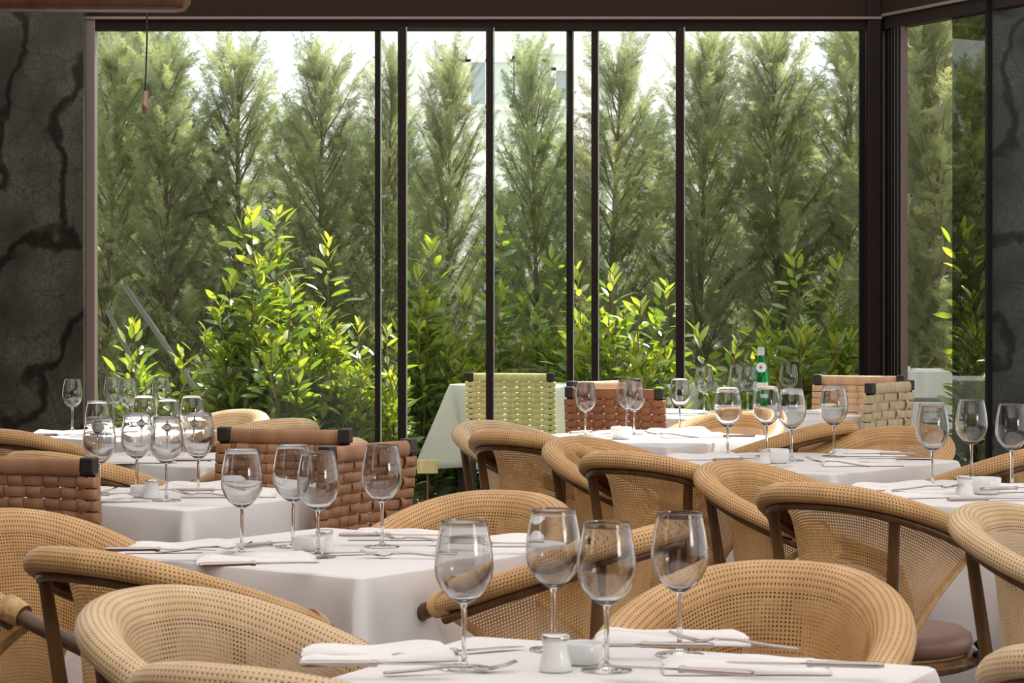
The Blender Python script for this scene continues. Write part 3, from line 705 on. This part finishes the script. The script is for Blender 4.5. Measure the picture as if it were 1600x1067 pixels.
# ---------------------------------------------------------------- tables and cloths
def rounded_square(hs, rad, n=20):
    """perimeter points with outward normals and distance to the nearest corner"""
    out = []
    for q in range(4):
        ang = q * math.pi / 2; c, s = math.cos(ang), math.sin(ang)
        def rot(x, y): return (x * c - y * s, x * s + y * c)
        for k in range(n):
            t = -1 + 2 * k / n
            t = math.sin(math.pi / 2 * t)
            y = t * (hs - rad); out.append((*rot(hs, y), *rot(1, 0), hs - rad - abs(y), q if y > 0 else (q - 1) % 4))
        for k in range(6):
            a = (k + .5) / 6 * math.pi / 2 ; x_, y_ = hs - rad + rad * math.cos(a), hs - rad + rad * math.sin(a)
            out.append((*rot(x_, y_), *rot(math.cos(a), math.sin(a)), 0.0, q))
    return out
def cloth_mesh(hs, drop, seed):
    r = np.random.default_rng(seed); per = rounded_square(hs, .014, 44); rows = []; n = len(per)
    for f in (.0, .25, .5, .75, .93): rows.append([(p[0] * f if f else 0, p[1] * f if f else 0, 0) for p in per])
    for dz, sc in ((-.0, .985), (-.003, 1.0), (-.010, 1.008)): rows.append([(p[0] * sc, p[1] * sc, dz) for p in per])
    ph = r.uniform(0, 6.28, 8); amp = r.uniform(.004, .013, 8)
    for k in range(1, 13):
        t = k / 12; row = []
        for i, (x, y, nx, ny, s, q) in enumerate(per):
            cx = math.cos(q * math.pi / 2 + math.pi / 4); cy = math.sin(q * math.pi / 2 + math.pi / 4)
            cw = .012 + .085 * t; bump = max(0, 1 - s / cw); val = math.exp(-((s - cw * 1.15) / (.02 + .04 * t)) ** 2); val2 = math.exp(-((s - .25) / .05) ** 2)
            lat = i / n * 2 * math.pi; rip = sum(amp[j] * math.sin((j + 3) * lat * 1.7 + ph[j]) for j in range(8)) * .6
            o_n = .007 + t * (.012 + rip - .050 * val + .016 * val2); o_c = t * .165 * bump
            zz = -.012 - drop * t * (1 + .05 * bump) 
            row.append((x + nx * o_n + cx * o_c, y + ny * o_n + cy * o_c, zz))
        rows.append(row)
    mb = MB(); mb.loft(rows, close_v=True); return mb
TAB = {}
def table(key, Fx, Fy, a, s, label, seed, drop=.46):
    a = R(a); fr = Vector((math.cos(a), math.sin(a))); fl = Vector((-math.sin(a), math.cos(a)))
    c = Vector((Fx, Fy)) + fr * s / 2 + fl * s / 2
    t = thing('dining_table', 'dining table under the ' + label, 'table', (c.x, c.y, 0), a, 'dining tables')
    MB().box((0, 0, .722), (s - .02, s - .02, .028)).build('tabletop', M['bamboo'], t, smooth=False, bevel=.004)
    for i in (-1, 1):
        for j in (-1, 1): MB().box((i * (s / 2 - .06), j * (s / 2 - .06), .354), (.045, .045, .708)).build('leg', M['frame'], t, smooth=False, bevel=.003)
    cl = cloth_mesh(s / 2, drop, seed).build('tablecloth', M['cloth']); cl.data.set_sharp_from_angle(angle=R(24)); cl.location = (c.x, c.y, TOP); cl.rotation_euler = (0, 0, a)
    so = cl.modifiers.new('thick', 'SOLIDIFY'); so.thickness = .0022; so.offset = -1
    tag(cl, label, 'tablecloth', 'white tablecloths'); TAB[key] = (c, a, s)
def corner(px, py): return on_table(px, py)
def from_back(px, py, a, s):
    x, y = on_table(px, py); a = R(a); return x - s * (math.cos(a) - math.sin(a)), y - s * (math.sin(a) + math.cos(a))
x, y = from_back(738, 993, 65, .76); table('A', x, y, 65, .76, 'white tablecloth on the table nearest the camera', 1)
x, y = corner(562, 903); table('B', x, y, 53, .70, 'white tablecloth with a pointed front fold, second table from the front', 2)
x, y = corner(291, 797); table('G', x, y, 55, .63, 'white tablecloth beside the strap chair at the left edge', 3)
x, y = corner(316, 731); table('H', x, y, 50, .70, 'white tablecloth on the narrow strip of table behind the left glasses', 4)
x, y = corner(200, 690); table('I', x, y, 50, .66, 'sunlit white tablecloth nearest the left marble wall', 5)
x, y = corner(1302, 741); table('C', x, y, 50, .72, 'white tablecloth right of centre with brown cane chairs in front', 6)
x, y = corner(1640, 801); table('D', x, y, 50, .72, 'white tablecloth running out of the right edge', 7)
x, y = corner(1045, 698); table('E', x, y, 52, .72, 'white tablecloth on the centre table in front of the red-brown chair', 8)
x, y = corner(1184, 660); table('K', x, y, 45, .72, 'bright white tablecloth under the green bottle', 9)
table('O', at(815, 13.05), 13.05, 40, .60, 'white tablecloth outside behind the straw chair', 10, .42)
table('P', at(1045, 13.5), 13.5, 45, .4, 'pale tablecloth outside left of the last mullion', 11, .42)
PH = {'A': 'the nearest table', 'B': 'the second table from the front', 'G': 'the left table beside the edge strap chair', 'H': 'the narrow left table fourth from the front',
      'I': 'the far left table near the marble wall', 'C': 'the right table behind the brown chairs', 'D': 'the table cut by the right edge', 'E': 'the centre table before the red-brown chair', 'K': 'the far table with the green bottle'}
ORD = {1: ['the only one'], 2: ['left of two', 'right of two'], 3: ['leftmost of three', 'middle of three', 'rightmost of three'], 4: ['leftmost of four', 'second from left', 'third from left', 'rightmost of four'],
       5: ['leftmost', 'second from left', 'third from left', 'fourth from left', 'rightmost']}

# ---------------------------------------------------------------- wine glasses
def wine_glass():
    root = thing('wine_glass', '', 'wine glass', group='wine glasses')
    # outside and inside profile of the bowl; height 0.215
    bo = [(.0050, .0935), (.012, .0965), (.024, .105), (.035, .118), (.0415, .133), (.0432, .147), (.0425, .164), (.0395, .185), (.0355, .205), (.0340, .2125), (.03385, .2147)]
    th = .0011
    bi = [(.0336, .2152), (.03335, .2147)] + [(max(r_ - th, .0), z_ + (.0012 if r_ > .02 else .002)) for r_, z_ in bo[::-1][2:-1]] + [(.004, .0985), (.0006, .098)]
    MB().lathe(bo + bi, 64).build('bowl', M['glass'], root)
    MB().lathe([(.0070, .0065), (.0048, .011), (.0038, .025), (.0036, .05), (.0037, .075), (.0042, .088), (.0050, .0935)], 20).build('stem', M['glass'], root)
    MB().lathe([(.001, .0003), (.0365, .0003), (.0372, .0010), (.0365, .0018), (.026, .0026), (.014, .0042), (.0070, .0065)], 40).build('foot', M['glass'], root)
    return root
PROTO['wg'] = (wine_glass(), False)
GL = {'A': (.215, [(725, 815), (865, 797), (948, 817), (1062, 802)]), 'B': (.215, [(378, 703), (458, 696), (497, 706), (597, 696)]),
      'G': (.213, [(155, 652), (214, 646), (260, 652), (310, 646)]), 'H': (.19, [(152, 627), (225, 619), (262, 624), (300, 619)]),
      'I': (.19, [(113, 593), (177, 590), (199, 592), (252, 589)]), 'C': (.222, [(1137, 606), (1198, 604), (1237, 608), (1303, 604)]),
      'D': (.225, [(1457, 632), (1518, 625), (1581, 632)]), 'E': (.19, [(915, 598), (979, 594), (991, 597), (1062, 592)]), 'K': (.197, [(1100, 573), (1153, 569), (1168, 572), (1232, 569)])}
ZT = TOP + .0012
for key, (h, lst) in GL.items():
    for i, (px, py) in enumerate(lst):
        Y = F * (CZ - TOP - h) / (py - HOR)
        o = place('wg', (at(px, Y), Y, ZT), random.uniform(0, 6), 'empty wine glass on %s, %s' % (PH[key], ORD[len(lst)][i]), 'wine glasses', h / .215)

# ---------------------------------------------------------------- salt pots, bowls
sp = thing('salt_pot', '', 'salt pot', group='salt pots')
MB().lathe([(.001, 0), (.021, 0), (.0225, .003), (.0195, .014), (.0165, .026), (.0165, .034), (.0185, .042), (.001, .042)], 32).build('pot', M['china'], sp)
MB().lathe([(.0185, .0415), (.0195, .0425), (.0195, .046), (.0178, .0485), (.001, .049)], 32).build('lid', M['silver'], sp)
PROTO['salt'] = (sp, False)
bo = thing('sugar_bowl', '', 'bowl', group='small white bowls')
MB().lathe([(.001, 0), (.022, 0), (.0265, .004), (.0285, .014), (.029, .030), (.0282, .031), (.027, .029), (.0255, .008), (.001, .006)], 36).build('bowl', M['china'], bo)
tag(bo, '', 'bowl'); PROTO['bowl'] = (bo, False)
POT = {'A': ((868, 1049, 1.1), (911, 1038, .85)), 'B': ((507, 864, .95), (482, 866, 1.0)), 'G': ((237, 779, 1.0), (220, 777, .8)), 'C': ((1195, 725, .9), (1213, 724, 1.15)), 'D': ((1507, 777, 1.15), (1540, 772, 1.15)), 'E': ((964, 684, .85), (971, 686, 1.1))}
for key, (s_, b_) in POT.items():
    x, y = on_table(s_[0], s_[1]); place('salt', (x, y, ZT), 0, 'white salt pot with silver rim on ' + PH[key], 'salt pots', s_[2])
    x, y = on_table(b_[0], b_[1]); 
    place('bowl', (x, y, ZT), 0, 'small white china bowl on ' + PH[key], 'small white bowls', b_[2] * 1.2)

# ---------------------------------------------------------------- napkins and cutlery
def napkin(seed):
    r = np.random.default_rng(seed); nx, ny = 15, 9; L, Wd = .235, .115; top = []; bot = []
    a1, a2, a3 = r.uniform(0, 6, 3)
    for i in range(nx):
        rt, rb_ = [], []
        for j in range(ny):
            u, v = i / (nx - 1), j / (ny - 1); x = (u - .5) * L * (1 + .04 * math.sin(3 * v + a1)); y = (v - .5) * Wd * (1 + .08 * math.sin(4 * u + a2))
            e = min(1, 7 * min(v, 1 - v) + .15) * min(1, 9 * min(u, 1 - u) + .25)
            h = (.009 + .004 * math.sin(5 * u + a1) + .003 * math.sin(7 * v + 4 * u + a3)) * e + .0015
            rt.append((x, y, h)); rb_.append((x, y, .0004))
        top.append(rt); bot.append(rb_[::-1])
    rows = [t_ + b_ for t_, b_ in zip(top, bot)]
    mb = MB(); mb.loft(rows, close_v=True)
    for e in (0, (nx - 1)):
        base = e * 2 * ny; idx = [base + k for k in range(2 * ny)]; mb.f.append(tuple(idx if e else idx[::-1]))
    lay = MB(); rows2 = []
    for i in range(nx):
        rows2.append([(p[0] * .985, p[1] * .5 + .020, p[2] + .0035 + .0015 * math.sin(i * .8 + a2)) for p in top[i]] + [(p[0] * .985, p[1] * .5 + .020, p[2] + .0005) for p in top[i][::-1]])
    lay.loft(rows2, close_v=True)
    root = thing('napkin', '', 'napkin', group='folded white napkins')
    mb.build('folded_cloth', M['napkin'], root); lay.build('top_fold', M['napkin'], root); return root
PROTO['nap0'] = (napkin(1), False); PROTO['nap1'] = (napkin(2), False); PROTO['nap2'] = (napkin(3), False)
def bar(mb, secs):
    """secs: (x, y, z, half width, half thickness)"""
    rows = []
    for x, y, z, wd, th in secs:
        rows.append([(x, y - wd, z), (x, y - wd * .6, z + th), (x, y + wd * .6, z + th), (x, y + wd, z), (x, y + wd * .6, z - th), (x, y - wd * .6, z - th)])
    b0 = mb.n; mb.loft(rows, close_v=True); mb.f.append((b0 + 5, b0 + 4, b0 + 3, b0 + 2, b0 + 1, b0)); e = b0 + (len(rows) - 1) * 6; mb.f.append(tuple(e + k for k in range(6)))
fk = thing('fork', '', 'fork', group='forks')
m_ = MB(); bar(m_, [(-.095, 0, .004, .004, .0016), (-.085, 0, .0045, .0075, .0018), (-.05, 0, .006, .0055, .0018), (0, 0, .010, .003, .002), (.035, 0, .0085, .0035, .0018)]); m_.build('handle', M['steel'], fk)
m_ = MB(); bar(m_, [(.035, 0, .0085, .0035, .0018), (.042, 0, .006, .009, .0014), (.052, 0, .004, .012, .0012), (.062, 0, .0045, .0122, .001)]); 
for k in range(4): yy = -.0095 + k * .00633; bar(m_, [(.060, yy, .0045, .0022, .001), (.085, yy, .009, .0019, .0009), (.102, yy * .97, .0145, .001, .0006)])
m_.build('tines', M['steel'], fk); PROTO['fork'] = (fk, False)
kn = thing('knife', '', 'knife', group='knives')
m_ = MB(); bar(m_, [(-.11, 0, .005, .006, .003), (-.10, 0, .005, .0085, .0042), (-.05, 0, .005, .007, .004), (-.012, 0, .005, .005, .0035), (-.008, 0, .005, .0065, .0046), (-.002, 0, .005, .0065, .0046), (0, 0, .005, .005, .0035)]); m_.build('handle', M['steel'], kn)
m_ = MB(); bar(m_, [(0, 0, .005, .005, .0012), (.03, .001, .0045, .0085, .0009), (.08, .001, .004, .0088, .0008), (.105, -.002, .004, .006, .0007), (.115, -.005, .004, .001, .0005)]); m_.build('blade', M['steel'], kn); PROTO['knife'] = (kn, False)
# place settings: (table, pixel of napkin centre, heading of its long side)
NAP = {'A': [(590, 1027, 6), (1050, 1003, -4), (1165, 1047, -2)], 'B': [(285, 860, 8), (400, 877, 10), (635, 841, -4), (760, 850, -4)],
       'G': [(150, 772, 10), (135, 783, 8), (320, 763, 0), (360, 775, 0)], 'H': [(215, 722, 5), (335, 716, 0)], 'I': [(105, 680, 5), (165, 681, 5)],
       'C': [(1100, 717, 6), (1355, 712, -2), (1345, 727, 2)], 'D': [(1400, 764, 8), (1450, 776, 10), (1600, 767, 8)], 'E': [(1060, 676, 2), (1085, 683, 4)], 'K': [(1060, 646, 2), (1270, 646, 0)]}
CUT = {'A': [('k', 590, 1042, 0), ('f', 700, 1052, 14), ('k', 715, 1022, 30), ('f', 1150, 1013, 168), ('k', 1000, 1012, 176), ('k', 1060, 1051, 158), ('k', 1260, 1042, 172)],
       'B': [('k', 250, 862, -3), ('f', 315, 865, 6), ('k', 425, 852, 40), ('k', 400, 884, 15), ('k', 505, 868, 18), ('f', 640, 872, 172), ('f', 660, 850, 168), ('k', 610, 839, 0), ('k', 770, 852, 0)],
       'G': [('k', 160, 787, 8), ('f', 120, 777, 20), ('k', 170, 775, 40), ('f', 330, 779, 170), ('k', 335, 768, 0)], 'H': [('k', 210, 727, 10), ('k', 330, 721, 0)], 'I': [('k', 90, 681, 6), ('k', 180, 685, 6)],
       'C': [('k', 1160, 719, 30), ('f', 1310, 728, 150), ('k', 1400, 719, 172), ('k', 1375, 711, 178), ('k', 1180, 731, 12)], 'D': [('f', 1450, 767, 4), ('k', 1545, 782, 8), ('k', 1590, 765, 20)],
       'E': [('k', 925, 676, 40), ('k', 1130, 683, 176), ('f', 1050, 684, 160)], 'K': [('k', 1030, 648, 2), ('k', 1300, 645, 178)]}
nk = 0
for key, lst in NAP.items():
    for i, (px, py, hd) in enumerate(sorted(lst)):
        x, y = on_table(px, py); place('nap%d' % (nk % 3), (x, y, ZT), R(hd), 'folded white napkin on %s, %s' % (PH[key], ORD[len(lst)][i]), 'folded white napkins'); nk += 1
for key, lst in CUT.items():
    for kd in 'fk':
        sub = sorted(q[1:] for q in lst if q[0] == kd)
        for i, (px, py, hd) in enumerate(sub):
            zz = ZT
            for nx_, ny_, nh_ in NAP[key]:
                if abs(nx_ - px) < 110 * (ny_ - HOR) / 600 and abs(ny_ - py) < 14 * (ny_ - HOR) / 400: zz = ZT + .0165
            x, y = on_table(px, py, zz)
            od = ORD.get(len(sub)) or ['leftmost', 'second from left', 'third from left', 'fourth from left', 'fifth from left', 'sixth from left', 'rightmost'][:len(sub) - 1] + ['rightmost']
            it = place('fork' if kd == 'f' else 'knife', (x, y, zz), R(hd), ('steel table fork on ' if kd == 'f' else 'steel table knife on ') + PH[key] + ', ' + od[i], 'forks' if kd == 'f' else 'knives')
            if kd == 'f' and zz > ZT: it.rotation_euler = (0, R(-3), R(hd)); it.location.z += .003

# ---------------------------------------------------------------- green water bottle
x, Y = on_table(1189, 643)
bt = thing('water_bottle', 'green glass water bottle with oval star label on the far right table', 'bottle', (x, Y, ZT))
MB().lathe([(.001, .0002), (.030, 0), (.0345, .006), (.035, .13), (.034, .15), (.029, .175), (.021, .20), (.0155, .222), (.0135, .245), (.0135, .262), (.0145, .264), (.0145, .268), (.010, .269), (.001, .269)], 32).build('bottle', M['bottle'], bt)
MB().lathe([(.0142, .236), (.0148, .238), (.0148, .262), (.0153, .264), (.0153, .270), (.001, .271)], 24).build('cap', M['pale_foil'], bt)
def patch(name, r, zc, hw, hz, a0, m_, lift, shape):
    mb = MB(); n = 30; rows = []
    for q in (0.001, .25, .5, .75, 1.0):
        ring = []
        for k in range(n):
            u, v = shape(2 * math.pi * k / n); z = zc + v * q * hz; rr = r(z) + lift; an = a0 + u * q * hw / rr
            ring.append((rr * math.cos(an), rr * math.sin(an), z))
        rows.append(ring)
    return mb.loft(rows, close_v=True).build(name, M[m_], bt)
rb_ = lambda z: np.interp(z, [0, .13, .15, .175, .20, .222], [.035, .035, .034, .029, .021, .0155])
patch('neck_label', rb_, .186, .024, .021, -R(92), 'label', .0016, lambda a: (math.cos(a), math.sin(a)))
def star_(a):
    k = a / (2 * math.pi) * 10; lo = int(k) % 10; f = k - int(k); r0, r1 = (1, .42) if lo % 2 == 0 else (.42, 1); rr = r0 + (r1 - r0) * f
    return rr * math.cos(a + math.pi / 2), rr * math.sin(a + math.pi / 2)
patch('star', rb_, .186, .008, .008, -R(98), 'star', .0030, star_)
patch('body_label', rb_, .085, .034, .038, -R(92), 'label', .0012, lambda a: (max(-1, min(1, 1.35 * math.cos(a))), max(-1, min(1, 1.35 * math.sin(a)))))

# ---------------------------------------------------------------- hanging lamp holder and wooden lamp
lx_, ly_ = at(227, 8.5), 8.5; zb = zat(178, ly_)
pd = thing('pendant_lamp', 'copper lamp holder hanging on a black cord before the left pane', 'lamp', (lx_, ly_, zb))
MB().lathe([(.001, .0), (.0095, .001), (.0095, .014)], 20).build('bulb_collar', M['bronze_pale'], pd)
MB().lathe([(.0095, .013), (.0115, .014), (.0115, .034), (.0095, .036), (.0095, .072), (.0085, .076), (.004, .078)], 20).build('socket', M['copper'], pd)
MB().lathe([(.005, .077), (.005, .086), (.003, .088)], 12).build('cord_grip', M['cord'], pd)
ct = 2.93 - zb
MB().tube([(0, 0, .086), (.003, 0, .16), (.006, 0, .26), (.004, 0, .4), (.004, 0, ct)], .0028, 8).build('cord', M['cord'], pd)
wl = thing('linear_pendant_lamp', 'long brown wooden bar lamp with a rounded end hanging at the top left', 'lamp', (at(300, 6.2), 6.2, zat(19, 6.2)), R(183))
mb = MB(); rows = []
for xx, sc in [(0, .25), (.006, .7), (.02, .95), (.04, 1), (.6, 1), (1.4, 1), (1.42, .9), (1.43, .4)]:
    rows.append([(xx, .06 * sc * math.copysign(abs(math.cos(a)) ** .5, math.cos(a)), .07 + .07 * sc * math.copysign(abs(math.sin(a)) ** .5, math.sin(a))) for a in [2 * math.pi * k / 24 for k in range(24)]])
mb.loft(rows, close_v=True); b0 = mb.n; mb.f.append(tuple(range(23, -1, -1))); mb.f.append(tuple(b0 - 24 + k for k in range(24))); mb.build('body', M['lampwood'], wl)
for xx in (.25, 1.2): MB().tube([(xx, 0, .13), (xx, 0, 2.94 - zat(19, 6.2))], .003, 6).build('cord', M['cord'], wl)
